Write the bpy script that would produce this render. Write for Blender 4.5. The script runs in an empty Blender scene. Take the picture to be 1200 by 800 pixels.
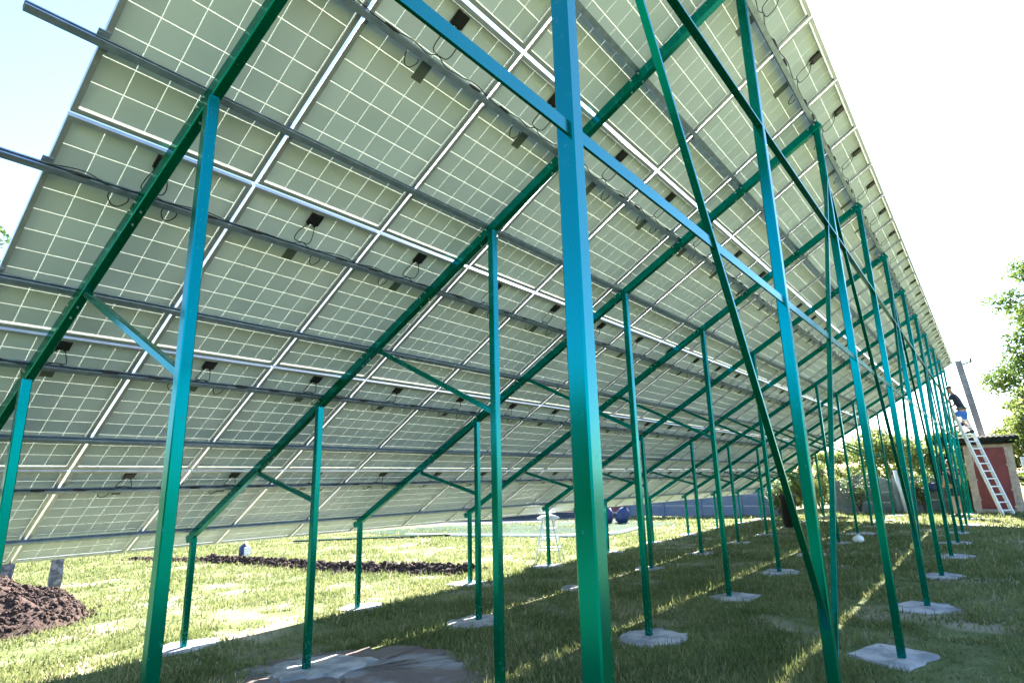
import bpy, bmesh, math, random
import numpy as np
from mathutils import Vector, Matrix, noise

random.seed(7); rng = np.random.default_rng(7)
SC = bpy.context.scene
COL = SC.collection

# ------------------------------------------------------------------ camera
cam_d = bpy.data.cameras.new('camera'); cam = bpy.data.objects.new('camera', cam_d); COL.objects.link(cam)
cam_d.sensor_width = 36.0; cam_d.lens = 690.413/1200*36; cam_d.clip_start = 0.05; cam_d.clip_end = 2000
cam.matrix_world = (Matrix.Translation((-0.67646, -7.72826, 1.57822)) @ Matrix.Rotation(-0.899875, 4, 'Z')
                    @ Matrix.Rotation(1.805588, 4, 'X') @ Matrix.Rotation(-0.024437, 4, 'Z'))
SC.camera = cam

# ------------------------------------------------------------------ light
SUN = Vector((1.42, 0.58, 1.0)).normalized()
w = bpy.data.worlds.new('World'); SC.world = w; w.use_nodes = True
nt = w.node_tree; bg = nt.nodes['Background']
sky = nt.nodes.new('ShaderNodeTexSky'); sky.sky_type = 'NISHITA'; sky.sun_disc = False
sky.sun_elevation = math.asin(SUN.z); sky.sun_rotation = math.atan2(SUN.x, SUN.y)
sky.air_density = 1.2; sky.dust_density = 0.3; sky.ozone_density = 4.0
nt.links.new(sky.outputs[0], bg.inputs[0]); bg.inputs[1].default_value = 0.062
sl = bpy.data.lights.new('sun', 'SUN'); sl.energy = 5.0; sl.angle = math.radians(0.5); sl.color = (1.0, 0.94, 0.84)
so = bpy.data.objects.new('sun', sl); COL.objects.link(so)
so.rotation_euler = (-SUN).to_track_quat('-Z', 'Y').to_euler(); so.location = (10, 10, 30)
vs = SC.view_settings; vs.view_transform = 'Standard'; vs.look = 'None'; vs.gamma = 1.0; vs.use_curve_mapping = False
vs.exposure = 3.25

# ------------------------------------------------------------------ materials
def mat(name, col, rough=0.6, metal=0.0, var=0.0, vscale=4.0, col2=None, bump=0.0, bscale=30.0, spec=0.5, ior=1.5, coat=0.0, transl=0.0, ramp=(0.4, 0.6), coatr=0.1):
    m = bpy.data.materials.new(name); m.use_nodes = True
    n = m.node_tree; b = n.nodes['Principled BSDF']; out = n.nodes['Material Output']
    b.inputs['Base Color'].default_value = (*col, 1); b.inputs['Roughness'].default_value = rough
    b.inputs['Metallic'].default_value = metal; b.inputs['IOR'].default_value = ior
    b.inputs['Specular IOR Level'].default_value = spec
    b.inputs['Coat Weight'].default_value = coat; b.inputs['Coat Roughness'].default_value = coatr
    geo = n.nodes.new('ShaderNodeNewGeometry')
    colout = None
    if col2 is not None or var > 0:
        t = n.nodes.new('ShaderNodeTexNoise'); t.inputs['Scale'].default_value = vscale; t.inputs['Detail'].default_value = 6
        n.links.new(geo.outputs['Position'], t.inputs['Vector'])
        r = n.nodes.new('ShaderNodeMapRange'); r.inputs[1].default_value = ramp[0]; r.inputs[2].default_value = ramp[1]
        n.links.new(t.outputs['Fac'], r.inputs[0])
        mx = n.nodes.new('ShaderNodeMix'); mx.data_type = 'RGBA'
        c2 = col2 if col2 is not None else tuple(c*(1-var) for c in col)
        mx.inputs[6].default_value = (*col, 1); mx.inputs[7].default_value = (*c2, 1)
        n.links.new(r.outputs[0], mx.inputs[0]); n.links.new(mx.outputs[2], b.inputs['Base Color']); colout = mx.outputs[2]
    if bump > 0:
        t2 = n.nodes.new('ShaderNodeTexNoise'); t2.inputs['Scale'].default_value = bscale; t2.inputs['Detail'].default_value = 5
        n.links.new(geo.outputs['Position'], t2.inputs['Vector'])
        bp = n.nodes.new('ShaderNodeBump'); bp.inputs['Strength'].default_value = bump; bp.inputs['Distance'].default_value = 0.02
        n.links.new(t2.outputs['Fac'], bp.inputs['Height']); n.links.new(bp.outputs[0], b.inputs['Normal'])
    if transl > 0:
        tr = n.nodes.new('ShaderNodeBsdfTranslucent'); tr.inputs[0].default_value = (*col, 1)
        if colout: n.links.new(colout, tr.inputs[0])
        ms = n.nodes.new('ShaderNodeMixShader'); ms.inputs[0].default_value = transl
        n.links.new(b.outputs[0], ms.inputs[1]); n.links.new(tr.outputs[0], ms.inputs[2]); n.links.new(ms.outputs[0], out.inputs['Surface'])
    return m

M = {}
M['paint'] = mat('green_paint', (0.0, 0.066, 0.021), rough=0.16, spec=0.5, ior=2.6, col2=(0.0, 0.056, 0.018), vscale=3)
M['paint'].node_tree.nodes['Principled BSDF'].inputs['Specular Tint'].default_value = (0.0, 0.70, 0.88, 1)
M['zinc'] = mat('galvanised_steel', (0.33, 0.39, 0.47), rough=0.38, metal=0.6, col2=(0.25, 0.31, 0.39), vscale=14)
M['alu'] = mat('aluminium', (0.55, 0.57, 0.58), rough=0.38, metal=0.6, col2=(0.48, 0.50, 0.51), vscale=9)
M['sheet'] = mat('white_backsheet', (0.88, 0.90, 0.84), rough=0.5, transl=0.3)
M['cell'] = mat('cell_behind_backsheet', (0.67, 0.745, 0.79), rough=0.45, col2=(0.62, 0.71, 0.75), vscale=1.3, spec=0.4, ramp=(0.35, 0.65))
def _dirty(m):         # dust film and splashed soil on the paint, strongest just above the ground
    n = m.node_tree; b = n.nodes['Principled BSDF']; src = b.inputs['Base Color'].links[0].from_socket
    g = n.nodes.new('ShaderNodeNewGeometry'); sp = n.nodes.new('ShaderNodeSeparateXYZ'); n.links.new(g.outputs['Position'], sp.inputs[0])
    zr = n.nodes.new('ShaderNodeMapRange'); zr.inputs[1].default_value = .5; zr.inputs[2].default_value = .0; n.links.new(sp.outputs['Z'], zr.inputs[0])
    t = n.nodes.new('ShaderNodeTexNoise'); t.inputs['Scale'].default_value = 38; t.inputs['Detail'].default_value = 8; n.links.new(g.outputs['Position'], t.inputs['Vector'])
    a = n.nodes.new('ShaderNodeMath'); a.operation = 'MULTIPLY_ADD'; a.inputs[1].default_value = .16; n.links.new(zr.outputs[0], a.inputs[0]); n.links.new(t.outputs['Fac'], a.inputs[2])
    r = n.nodes.new('ShaderNodeMapRange'); r.inputs[1].default_value = .64; r.inputs[2].default_value = .76; r.inputs[4].default_value = .35; n.links.new(a.outputs[0], r.inputs[0])
    mx = n.nodes.new('ShaderNodeMix'); mx.data_type = 'RGBA'; n.links.new(r.outputs[0], mx.inputs[0]); n.links.new(src, mx.inputs[6]); mx.inputs[7].default_value = (.10,.085,.06,1)
    n.links.new(mx.outputs[2], b.inputs['Base Color'])
    t3 = n.nodes.new('ShaderNodeTexNoise'); t3.inputs['Scale'].default_value = 5; t3.inputs['Detail'].default_value = 7; n.links.new(g.outputs['Position'], t3.inputs['Vector'])
    rr = n.nodes.new('ShaderNodeMapRange'); rr.inputs[3].default_value = .12; rr.inputs[4].default_value = .26; n.links.new(t3.outputs['Fac'], rr.inputs[0])
    ad = n.nodes.new('ShaderNodeMath'); ad.operation = 'MULTIPLY_ADD'; ad.inputs[1].default_value = .6; n.links.new(r.outputs[0], ad.inputs[0]); n.links.new(rr.outputs[0], ad.inputs[2]); n.links.new(ad.outputs[0], b.inputs['Roughness'])
_dirty(M['paint'])
def _cellvar(m):      # cell-to-cell tone differences
    n = m.node_tree; b = n.nodes['Principled BSDF']; lk = b.inputs['Base Color'].links[0]; src = lk.from_socket
    oi = n.nodes.new('ShaderNodeObjectInfo'); mr = n.nodes.new('ShaderNodeMapRange'); mr.inputs[3].default_value = .90; mr.inputs[4].default_value = 1.04
    n.links.new(oi.outputs['Random'], mr.inputs[0]); h = n.nodes.new('ShaderNodeHueSaturation'); n.links.new(mr.outputs[0], h.inputs['Value']); n.links.new(src, h.inputs['Color']); n.links.new(h.outputs[0], b.inputs['Base Color'])
_cellvar(M['cell'])
M['cell_top'] = mat('cell_front', (0.02, 0.025, 0.06), rough=0.1)
M['black'] = mat('black_plastic', (0.012, 0.012, 0.013), rough=0.45)
M['rubber'] = mat('black_rubber', (0.02, 0.02, 0.022), rough=0.5)
M['sticker'] = mat('grey_label', (0.12, 0.15, 0.14), rough=0.6)
M['bolt'] = mat('zinc_bolt', (0.6, 0.62, 0.62), rough=0.35, metal=0.8)
M['concrete'] = mat('concrete', (0.46, 0.43, 0.43), rough=0.9, col2=(0.25, 0.25, 0.265), vscale=5, bump=0.8, bscale=45, spec=0.2)
M['soil'] = mat('soil', (0.080, 0.054, 0.046), rough=1, col2=(0.040, 0.027, 0.023), vscale=9, bump=0.9, bscale=35, spec=0.1)
M['baresoil'] = mat('bare_soil', (0.19, 0.15, 0.135), rough=1, col2=(0.29, 0.275, 0.28), vscale=2.2, bump=0.7, bscale=25, spec=0.1, ramp=(0.5, 0.62))
M['oldconc'] = mat('weathered_post', (0.25, 0.25, 0.27), rough=0.95, col2=(0.10, 0.10, 0.12), vscale=12, bump=0.8, bscale=30, spec=0.1)
M['bark'] = mat('bark', (0.10, 0.075, 0.055), rough=0.95, col2=(0.05, 0.04, 0.03), vscale=12, bump=0.6)
M['leaf1'] = mat('leaf_mid', (0.12, 0.175, 0.035), rough=0.5, col2=(0.07, 0.12, 0.03), vscale=1.2, transl=0.5)
M['leaf2'] = mat('leaf_light', (0.20, 0.24, 0.06), rough=0.5, col2=(0.13, 0.18, 0.045), vscale=1.5, transl=0.5)
M['leaf3'] = mat('leaf_dark', (0.035, 0.06, 0.02), rough=0.45, col2=(0.05, 0.08, 0.03), vscale=3, transl=0.3)
M['petal'] = mat('pale_petals', (0.75, 0.55, 0.52), rough=0.6, col2=(0.8, 0.75, 0.7), vscale=3, transl=0.3)
M['white'] = mat('white_plastic', (0.8, 0.8, 0.8), rough=0.5, var=0.1)
M['whitem'] = mat('white_metal', (0.72, 0.74, 0.74), rough=0.4, var=0.1)
M['ladder'] = mat('ladder_aluminium', (0.70, 0.72, 0.73), rough=0.5, metal=0.2, var=0.1)
M['blue'] = mat('blue_plastic', (0.022, 0.045, 0.14), rough=0.5, col2=(0.014, 0.03, 0.10), vscale=5, bump=0.3, bscale=10)
M['tarp'] = mat('green_tarpaulin', (0.010, 0.036, 0.025), rough=0.95, col2=(0.016, 0.050, 0.034), vscale=0.7, bump=0.6, bscale=3, spec=0.05)
M['path'] = mat('pale_path', (0.075, 0.08, 0.105), rough=0.95, spec=0.05, var=0.2, vscale=2)
M['maroon'] = mat('maroon_sheet_metal', (0.15, 0.045, 0.065), rough=0.5, var=0.25, vscale=1.5)
M['bluewall'] = mat('blue_grey_concrete', (0.12, 0.155, 0.225), rough=0.9, col2=(0.155, 0.175, 0.22), vscale=1.5, bump=0.4, bscale=20)
M['greywall'] = mat('grey_concrete_slab', (0.20, 0.235, 0.245), rough=0.9, col2=(0.14, 0.165, 0.18), vscale=2.5, bump=0.5, bscale=20)
M['brick'] = mat('pale_brick', (0.52, 0.42, 0.34), rough=0.9, col2=(0.40, 0.30, 0.24), vscale=7, bump=0.5, bscale=60)
M['mortar'] = mat('mortar', (0.42, 0.39, 0.35), rough=0.95)
M['red'] = mat('red_painted_door', (0.20, 0.030, 0.028), rough=0.55, col2=(0.15, 0.022, 0.02), vscale=3)
M['roof'] = mat('dark_roofing', (0.022, 0.024, 0.02), rough=1.0, spec=0.05, var=0.4, vscale=6)
M['pole'] = mat('pole_concrete', (0.22, 0.20, 0.20), rough=0.9, var=0.3, vscale=5)
M['skin'] = mat('skin', (0.42, 0.22, 0.15), rough=0.55, var=0.12, vscale=8)
M['hair'] = mat('brown_hair', (0.07, 0.035, 0.022), rough=0.7, var=0.3, vscale=40)
M['navy'] = mat('navy_cloth', (0.012, 0.018, 0.035), rough=0.85, bump=0.4, bscale=18)
M['shorts'] = mat('blue_cloth', (0.03, 0.15, 0.50), rough=0.8, bump=0.4, bscale=18)
M['belt'] = mat('grey_belt', (0.12, 0.13, 0.11), rough=0.8)
M['shoe'] = mat('black_shoe', (0.012, 0.012, 0.014), rough=0.6)

# blade material reads a per-blade tint attribute
def grass_mat():
    m = bpy.data.materials.new('grass_blades'); m.use_nodes = True; n = m.node_tree
    b = n.nodes['Principled BSDF']; out = n.nodes['Material Output']
    a = n.nodes.new('ShaderNodeAttribute'); a.attribute_name = 'tint'; a.attribute_type = 'GEOMETRY'
    r = n.nodes.new('ShaderNodeValToRGB'); e = r.color_ramp.elements
    e[0].position = 0.0; e[0].color = (0.06, 0.09, 0.02, 1); e[1].position = 0.8; e[1].color = (0.225, 0.245, 0.10, 1)
    x = r.color_ramp.elements.new(1.0); x.color = (0.40, 0.34, 0.22, 1)
    n.links.new(a.outputs['Fac'], r.inputs[0]); n.links.new(r.outputs[0], b.inputs['Base Color'])
    b.inputs['Roughness'].default_value = 0.8; b.inputs['Specular IOR Level'].default_value = .2
    tr = n.nodes.new('ShaderNodeBsdfTranslucent'); n.links.new(r.outputs[0], tr.inputs[0])
    ms = n.nodes.new('ShaderNodeMixShader'); ms.inputs[0].default_value = 0.4
    n.links.new(b.outputs[0], ms.inputs[1]); n.links.new(tr.outputs[0], ms.inputs[2]); n.links.new(ms.outputs[0], out.inputs['Surface'])
    return m
M['blade'] = grass_mat()

def ground_mat():
    m = bpy.data.materials.new('lawn_ground'); m.use_nodes = True; n = m.node_tree; b = n.nodes['Principled BSDF']
    b.inputs['Roughness'].default_value = 0.95; b.inputs['Specular IOR Level'].default_value = 0.1
    g = n.nodes.new('ShaderNodeNewGeometry')
    def nz(s, d, lo, hi):
        t = n.nodes.new('ShaderNodeTexNoise'); t.inputs['Scale'].default_value = s; t.inputs['Detail'].default_value = d
        n.links.new(g.outputs['Position'], t.inputs['Vector'])
        r = n.nodes.new('ShaderNodeMapRange'); r.inputs[1].default_value = lo; r.inputs[2].default_value = hi
        n.links.new(t.outputs['Fac'], r.inputs[0]); return r.outputs[0]
    def mix(f, a, c):
        x = n.nodes.new('ShaderNodeMix'); x.data_type = 'RGBA'; n.links.new(f, x.inputs[0])
        for i, v in ((6, a), (7, c)):
            if isinstance(v, tuple): x.inputs[i].default_value = (*v, 1)
            else: n.links.new(v, x.inputs[i])
        return x.outputs[2]
    green = mix(nz(3.5, 8, .35, .65), (0.09, 0.115, 0.038), (0.22, 0.23, 0.11))
    green = mix(nz(60, 3, .3, .7), green, (0.075, 0.10, 0.03))
    dry = mix(nz(0.9, 10, .52, .68), green, (0.33, 0.28, 0.21))
    n.links.new(dry, b.inputs['Base Color'])
    t2 = n.nodes.new('ShaderNodeTexNoise'); t2.inputs['Scale'].default_value = 22; t2.inputs['Detail'].default_value = 8
    n.links.new(g.outputs['Position'], t2.inputs['Vector'])
    bp = n.nodes.new('ShaderNodeBump'); bp.inputs['Strength'].default_value = 0.9; bp.inputs['Distance'].default_value = 0.04
    n.links.new(t2.outputs['Fac'], bp.inputs['Height']); n.links.new(bp.outputs[0], b.inputs['Normal'])
    return m
M['ground'] = ground_mat()

# ------------------------------------------------------------------ mesh helpers
class MB:
    def __init__(s): s.v = []; s.f = []; s.m = []
    def add(s, vs, fs, mi=0):
        o = len(s.v); s.v += [tuple(x) for x in vs]; s.f += [tuple(i+o for i in f) for f in fs]; s.m += [mi]*len(fs)
    def hexa(s, c, mi=0):  # 8 corners: bottom 4 ccw, top 4 ccw
        s.add(c, [(0,3,2,1),(4,5,6,7),(0,1,5,4),(1,2,6,5),(2,3,7,6),(3,0,4,7)], mi)
    def box(s, a, b, mi=0):
        x0,y0,z0 = a; x1,y1,z1 = b
        s.hexa([(x0,y0,z0),(x1,y0,z0),(x1,y1,z0),(x0,y1,z0),(x0,y0,z1),(x1,y0,z1),(x1,y1,z1),(x0,y1,z1)], mi)
    def beam(s, p, q, wx, wy, side=None, mi=0):  # square tube with a small chamfer, side = direction of the wx face
        p = Vector(p); q = Vector(q); d = (q-p).normalized()
        if side is None: side = Vector((0,1,0)) if abs(d.y) < .9 else Vector((1,0,0))
        u = Vector(side); u = (u - d*u.dot(d)).normalized(); v = d.cross(u)
        c = min(wx, wy)*0.09; hx, hy = wx/2, wy/2
        prof = [(hx-c,-hy),(hx,-hy+c),(hx,hy-c),(hx-c,hy),(-hx+c,hy),(-hx,hy-c),(-hx,-hy+c),(-hx+c,-hy)]
        vs = [p+u*a+v*b for a,b in prof]+[q+u*a+v*b for a,b in prof]
        fs = [(i,(i+1)%8,8+(i+1)%8,8+i) for i in range(8)]+[tuple(range(7,-1,-1)), tuple(range(8,16))]
        s.add(vs, fs, mi)
    def tube(s, pts, r, n=8, mi=0, cap=True):
        pts = [Vector(p) for p in pts]; rs = r if isinstance(r, (list, tuple)) else [r]*len(pts)
        rings = []; prev = None
        for i, p in enumerate(pts):
            d = (pts[min(i+1, len(pts)-1)]-pts[max(i-1, 0)]).normalized()
            if prev is None: u = d.orthogonal().normalized()
            else: u = (prev-d*prev.dot(d)).normalized()
            prev = u; v = d.cross(u)
            rings.append([p+(u*math.cos(2*math.pi*k/n)+v*math.sin(2*math.pi*k/n))*rs[i] for k in range(n)])
        vs = [x for g in rings for x in g]; fs = []
        for i in range(len(pts)-1):
            for k in range(n): fs.append((i*n+k, i*n+(k+1)%n, (i+1)*n+(k+1)%n, (i+1)*n+k))
        if cap: fs += [tuple(range(n-1,-1,-1)), tuple((len(pts)-1)*n+k for k in range(n))]
        s.add(vs, fs, mi)
    def lathe(s, prof, c=(0,0,0), n=20, mi=0, sq=(1,1)):
        vs = [(c[0]+r*sq[0]*math.cos(2*math.pi*k/n), c[1]+r*sq[1]*math.sin(2*math.pi*k/n), c[2]+z) for r,z in prof for k in range(n)]
        fs = [(i*n+k, i*n+(k+1)%n, (i+1)*n+(k+1)%n, (i+1)*n+k) for i in range(len(prof)-1) for k in range(n)]
        fs += [tuple(range(n-1,-1,-1)), tuple((len(prof)-1)*n+k for k in range(n))]
        s.add(vs, fs, mi)
    def mesh(s, name, mats, smooth=False):
        me = bpy.data.meshes.new(name); me.from_pydata([tuple(v) for v in s.v], [], s.f)
        for m in (mats if isinstance(mats, (list, tuple)) else [mats]): me.materials.append(m)
        me.polygons.foreach_set('material_index', s.m)
        if smooth: me.polygons.foreach_set('use_smooth', [True]*len(me.polygons))
        me.update(); return me
    def build(s, name, mats, parent=None, smooth=False): return link(name, s.mesh(name, mats, smooth), parent)

def link(name, data, parent=None, loc=None):
    o = bpy.data.objects.new(name, data); COL.objects.link(o)
    if parent: o.parent = parent
    if loc is not None: o.location = loc
    return o
def tag(o, label, cat, group=None):
    o['label'] = label; o['category'] = cat
    if group: o['group'] = group
    return o
def thing(name, label, cat, loc=(0,0,0), group=None, rot=None):
    o = bpy.data.objects.new(name, None); COL.objects.link(o); o.location = loc; o.empty_display_size = .2
    if rot is not None: o.rotation_euler = rot
    return tag(o, label, cat, group)
def kind(o, k): o['kind'] = k; return o
def np_mesh(name, verts, nper, material, smooth=False):
    """verts (N*nper,3): separate polygons of nper corners each"""
    me = bpy.data.meshes.new(name); nv = len(verts); nf = nv//nper
    me.vertices.add(nv); me.vertices.foreach_set('co', np.asarray(verts, np.float32).ravel())
    me.loops.add(nv); me.loops.foreach_set('vertex_index', np.arange(nv, dtype=np.int32))
    me.polygons.add(nf); me.polygons.foreach_set('loop_start', np.arange(0, nv, nper, dtype=np.int32))
    me.polygons.foreach_set('loop_total', np.full(nf, nper, np.int32))
    me.materials.append(material); me.update(calc_edges=True)
    return me

ORD = ['first','second','third','fourth','fifth','sixth','seventh','eighth','ninth','tenth','eleventh','twelfth','thirteenth','fourteenth',
       'fifteenth','sixteenth','seventeenth','eighteenth','nineteenth','twentieth','twenty-first','twenty-second','twenty-third','twenty-fourth']

# ------------------------------------------------------------------ ground
def gh(x, y):
    return 0.00617*np.clip(x, -5, 40) + 0.0325*(np.clip(-y, -17, 12) - 4)
def grid(lo, hi, st, far):
    a = list(np.arange(lo, hi+st/2, st)); out = a[:]; d = st
    v = a[-1]
    while v < far: d *= 1.5; v += d; out.append(v)
    v = a[0]; d = st
    while v > -far: d *= 1.5; v -= d; out.insert(0, v)
    return np.array(out)
xs = grid(-4, 30, .14, 600); ys = grid(-12, 18, .14, 600)
X, Y = np.meshgrid(xs, ys, indexing='ij')
Z = gh(X, Y)
nzv = np.array([noise.noise(Vector((x*.9, y*.9, 0)))*.012 + noise.noise(Vector((x*4, y*4, 3)))*.005 for x, y in zip(X.ravel(), Y.ravel())]).reshape(X.shape)
inn = (X > -4) & (X < 30) & (Y > -12) & (Y < 18)
Z = Z + np.where(inn, nzv, 0)
me = bpy.data.meshes.new('lawn'); nx, ny = X.shape
V = np.stack([X, Y, Z], -1).reshape(-1, 3)
idx = np.arange(nx*ny).reshape(nx, ny)
F = np.stack([idx[:-1,:-1], idx[1:,:-1], idx[1:,1:], idx[:-1,1:]], -1).reshape(-1, 4)
me.vertices.add(len(V)); me.vertices.foreach_set('co', V.astype(np.float32).ravel())
me.loops.add(F.size); me.loops.foreach_set('vertex_index', F.astype(np.int32).ravel())
me.polygons.add(len(F)); me.polygons.foreach_set('loop_start', np.arange(0, F.size, 4, dtype=np.int32)); me.polygons.foreach_set('loop_total', np.full(len(F), 4, np.int32))
me.polygons.foreach_set('use_smooth', [True]*len(F)); me.materials.append(M['ground']); me.update(calc_edges=True)
kind(link('ground', me), 'structure')
def G(x, y): return float(gh(x, y))

def patch(name, poly, top, mats, thick=0.05, rough=.01, seed=0, sub=5, jag=.035):
    """irregular slab lying on the sloping lawn; poly in world xy"""
    r = random.Random(seed); pts = []
    n = len(poly)
    for i in range(n):
        a = Vector(poly[i]); b = Vector(poly[(i+1) % n])
        for k in range(sub): pts.append(a.lerp(b, k/sub)+Vector((r.uniform(-jag, jag), r.uniform(-jag, jag))))
    c = sum(pts, Vector((0,0)))/len(pts)
    mb = MB(); rings = [1.0, .96, .7, .4]; vs = []
    m = len(pts)
    for j, q in enumerate(rings):
        for p_ in pts:
            v = c+(p_-c)*q; h = (top-.018 if j == 0 else top)+ (r.uniform(-rough, rough) if j > 0 else 0)
            vs.append((v.x, v.y, G(v.x, v.y)+h))
    vs.append((c.x, c.y, G(c.x, c.y)+top)); base = len(vs)
    for p_ in pts: vs.append((p_.x, p_.y, G(p_.x, p_.y)+top-thick))
    fs = []
    for j in range(len(rings)-1):
        for i in range(m): fs.append((j*m+i, j*m+(i+1)%m, (j+1)*m+(i+1)%m, (j+1)*m+i))
    for i in range(m): fs.append(((len(rings)-1)*m+i, (len(rings)-1)*m+(i+1)%m, base-1)); fs.append((base+i, base+(i+1)%m, (i+1)%m, i))
    mb.add(vs, fs); return mb.build(name, mats, smooth=False)

# ------------------------------------------------------------------ array geometry
TH = 0.537635; CT, ST = math.cos(TH), math.sin(TH); Z0 = 0.914; W = 1.01; L = 1.672; NC = 24
RX = Matrix(((1,0,0),(0,-CT,-ST),(0,ST,-CT))).to_4x4()      # local x = along, y = up the slope, z = down out of the underside
def AP(x, s, d=0.0): return Vector((x, -s*CT-d*ST, Z0+s*ST-d*CT))

fm = MB()   # panel frame, C section
pw, pl_, t, fl, dp = 0.990, 1.647, 0.0022, 0.028, 0.036
for (a, b, c, d) in ((0,0,pw,t),(0,pl_-t,pw,pl_),(0,t,t,pl_-t),(pw-t,t,pw,pl_-t)): fm.box((a,b,-dp),(c,d,0))
for (a, b, c, d) in ((t,t,pw-t,fl),(t,pl_-fl,pw-t,pl_-t),(t,fl,fl,pl_-fl),(pw-fl,fl,pw-t,pl_-fl)): fm.box((a,b,-t),(c,d,-.0003))
for (a, b, c, d) in ((t,t,pw-t,.012),(t,pl_-.012,pw-t,pl_-t),(t,.012,.012,pl_-.012),(pw-.012,.012,pw-t,pl_-.012)): fm.box((a,b,-dp+.0003),(c,d,-dp+.0075))
for x in (.015, pw-.015):                                  # drain and earthing holes read as small rivets
    for y in (.02, .30, 1.35, pl_-.02): fm.tube([(x,y,-.0002),(x,y,.0012)], .0042, 6, 1)
FRAME = fm.mesh('frame', [M['alu'], M['bolt']])
sm = MB(); sm.box((t+.0003,t+.0003,-.0262),(pw-t-.0003,pl_-t-.0003,-.0256)); SHEET = sm.mesh('backsheet', M['sheet'])
CG = 0.0054; cw = (pw-.056-5*CG)/6; ch = (pl_-.066-9*CG)/10
cm = MB(); cm.box((0,0,-.0285),(cw,ch,-.0246))
CELL = cm.mesh('solar_cell', [M['cell'], M['cell_top']])
for p_ in CELL.polygons: p_.material_index = 1 if p_.normal.z < -.5 else 0
am = MB(); cellpos = [(.028+i*(cw+CG), .033+j*(ch+CG)) for j in range(10) for i in range(6)]
for x, y in cellpos: am.box((x,y,-.0285),(x+cw,y+ch,-.0246))
CELLS = am.mesh('solar_cells', [M['cell'], M['cell_top']])
CELLS.polygons.foreach_set('material_index', [1 if p_.normal.z < -.5 else 0 for p_ in CELLS.polygons])
jm = MB(); jm.box((-.046,-.045,-.0244),(.046,.045,-.009)); jm.box((-.038,-.037,-.009),(.038,.037,-.005)); jm.box((-.034,-.062,-.021),(-.018,-.045,-.011)); jm.box((.018,-.062,-.021),(.034,-.045,-.011))
JBOX = jm.mesh('junction_box', M['black'])
stm = MB(); stm.box((-.04,-.075,-.0244),(.04,.075,-.0236)); STICK = stm.mesh('rating_plate', M['sticker'])
PS = [v*L for v in (.283, .825, 1.295, 1.815, 2.275, 2.79, 3.265, 3.765, 4.259, 4.775)]   # purlin positions up the slope

def smooth_curve(pts, n=6):
    pts = [Vector(p) for p in pts]; out = []
    for i in range(len(pts)-1):
        p0, p1, p2, p3 = pts[max(i-1,0)], pts[i], pts[i+1], pts[min(i+2,len(pts)-1)]
        for k in range(n):
            u = k/n; out.append(.5*((2*p1)+(-p0+p2)*u+(2*p0-5*p1+4*p2-p3)*u*u+(-p0+3*p1-3*p2+p3)*u**3))
    out.append(pts[-1]); return out
def cable_mesh(pu, var):
    """two leads from the junction box (local to the box) to the purlin pu below, run along it to the neighbours' connectors"""
    r = random.Random(var); mb = MB(); s0 = 1.573; dy = pu - s0
    for sg in (-1, 1):
        b = r.uniform(.02, .09)
        pts = [(sg*.028, -.06, -.014), (sg*(.03+b*.5), -.12, .012), (sg*(.04+b*.3), dy*.75, .02), (sg*-.01, dy+.055, .022), (sg*-.08, dy+.03, .03),
               (sg*-.20, dy+.028+r.uniform(-.01,.02), .035), (sg*-.34, dy+.03+r.uniform(-.01,.03), .03), (sg*-.50, dy+.03, .028)]
        pts[-1] = (sg*-.505, dy+.03, .03)
        mb.tube(smooth_curve(pts, 5), .0035, 6)
        mb.tube([(sg*-.30, dy+.03, .034), (sg*-.33, dy+.031, .033), (sg*-.34, dy+.031, .033), (sg*-.40, dy+.032, .031)], [.006,.009,.010,.007], 8)
        if (var+sg) % 3 != 1:   # slack loop hanging below the purlin
            x = sg*r.uniform(.12, .2); rr = r.uniform(.035, .05)
            c = [(x-rr, dy-.03, .02), (x-rr*1.05, dy-.055, .03), (x-rr*.4, dy-.08-rr*.4, .035), (x+rr*.4, dy-.08-rr*.4, .035), (x+rr*1.05, dy-.055, .03), (x+rr, dy-.03, .02)]
            mb.tube(smooth_curve(c, 4), .0035, 6)
    return mb.mesh('cable', M['rubber'], True)
CABLES = [[cable_mesh(PS[2*j+1]-j*L, 10*j+v) for v in range(6)] for j in range(5)]

ROWN = ['lowest row', 'second row up', 'middle row', 'second row from the top', 'topmost row']
NEAR = [5, 6, 7, 7, 8]
for j in range(5):
    for i in range(NC):
        whr = 'beside the open left edge' if i == 0 else ('at the far end' if i == NC-1 else 'from the near left edge')
        o = thing('solar_panel', f'{ORD[i]} solar panel {whr}, {ROWN[j]}', 'solar panel', group='solar panels of the long tilted array')
        o.matrix_world = Matrix.Translation(AP(i*W+.01+random.uniform(-.0015,.0015), j*L+.0125)) @ RX
        link('frame', FRAME, o); link('backsheet', SHEET, o)
        if i < NEAR[j]:
            for x, y in cellpos: link('solar_cell', CELL, o, (x, y, 0))
        else: kind(link('solar_cells', CELLS, o), 'stuff')
        jb = link('junction_box', JBOX, o, (pw/2, 1.573-.015, 0))
        link('cable', CABLES[j][random.randrange(6)], jb)
        link('rating_plate', STICK, o, (pw/2, PS[2*j+1]-j*L-.015-.085, 0))

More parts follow.
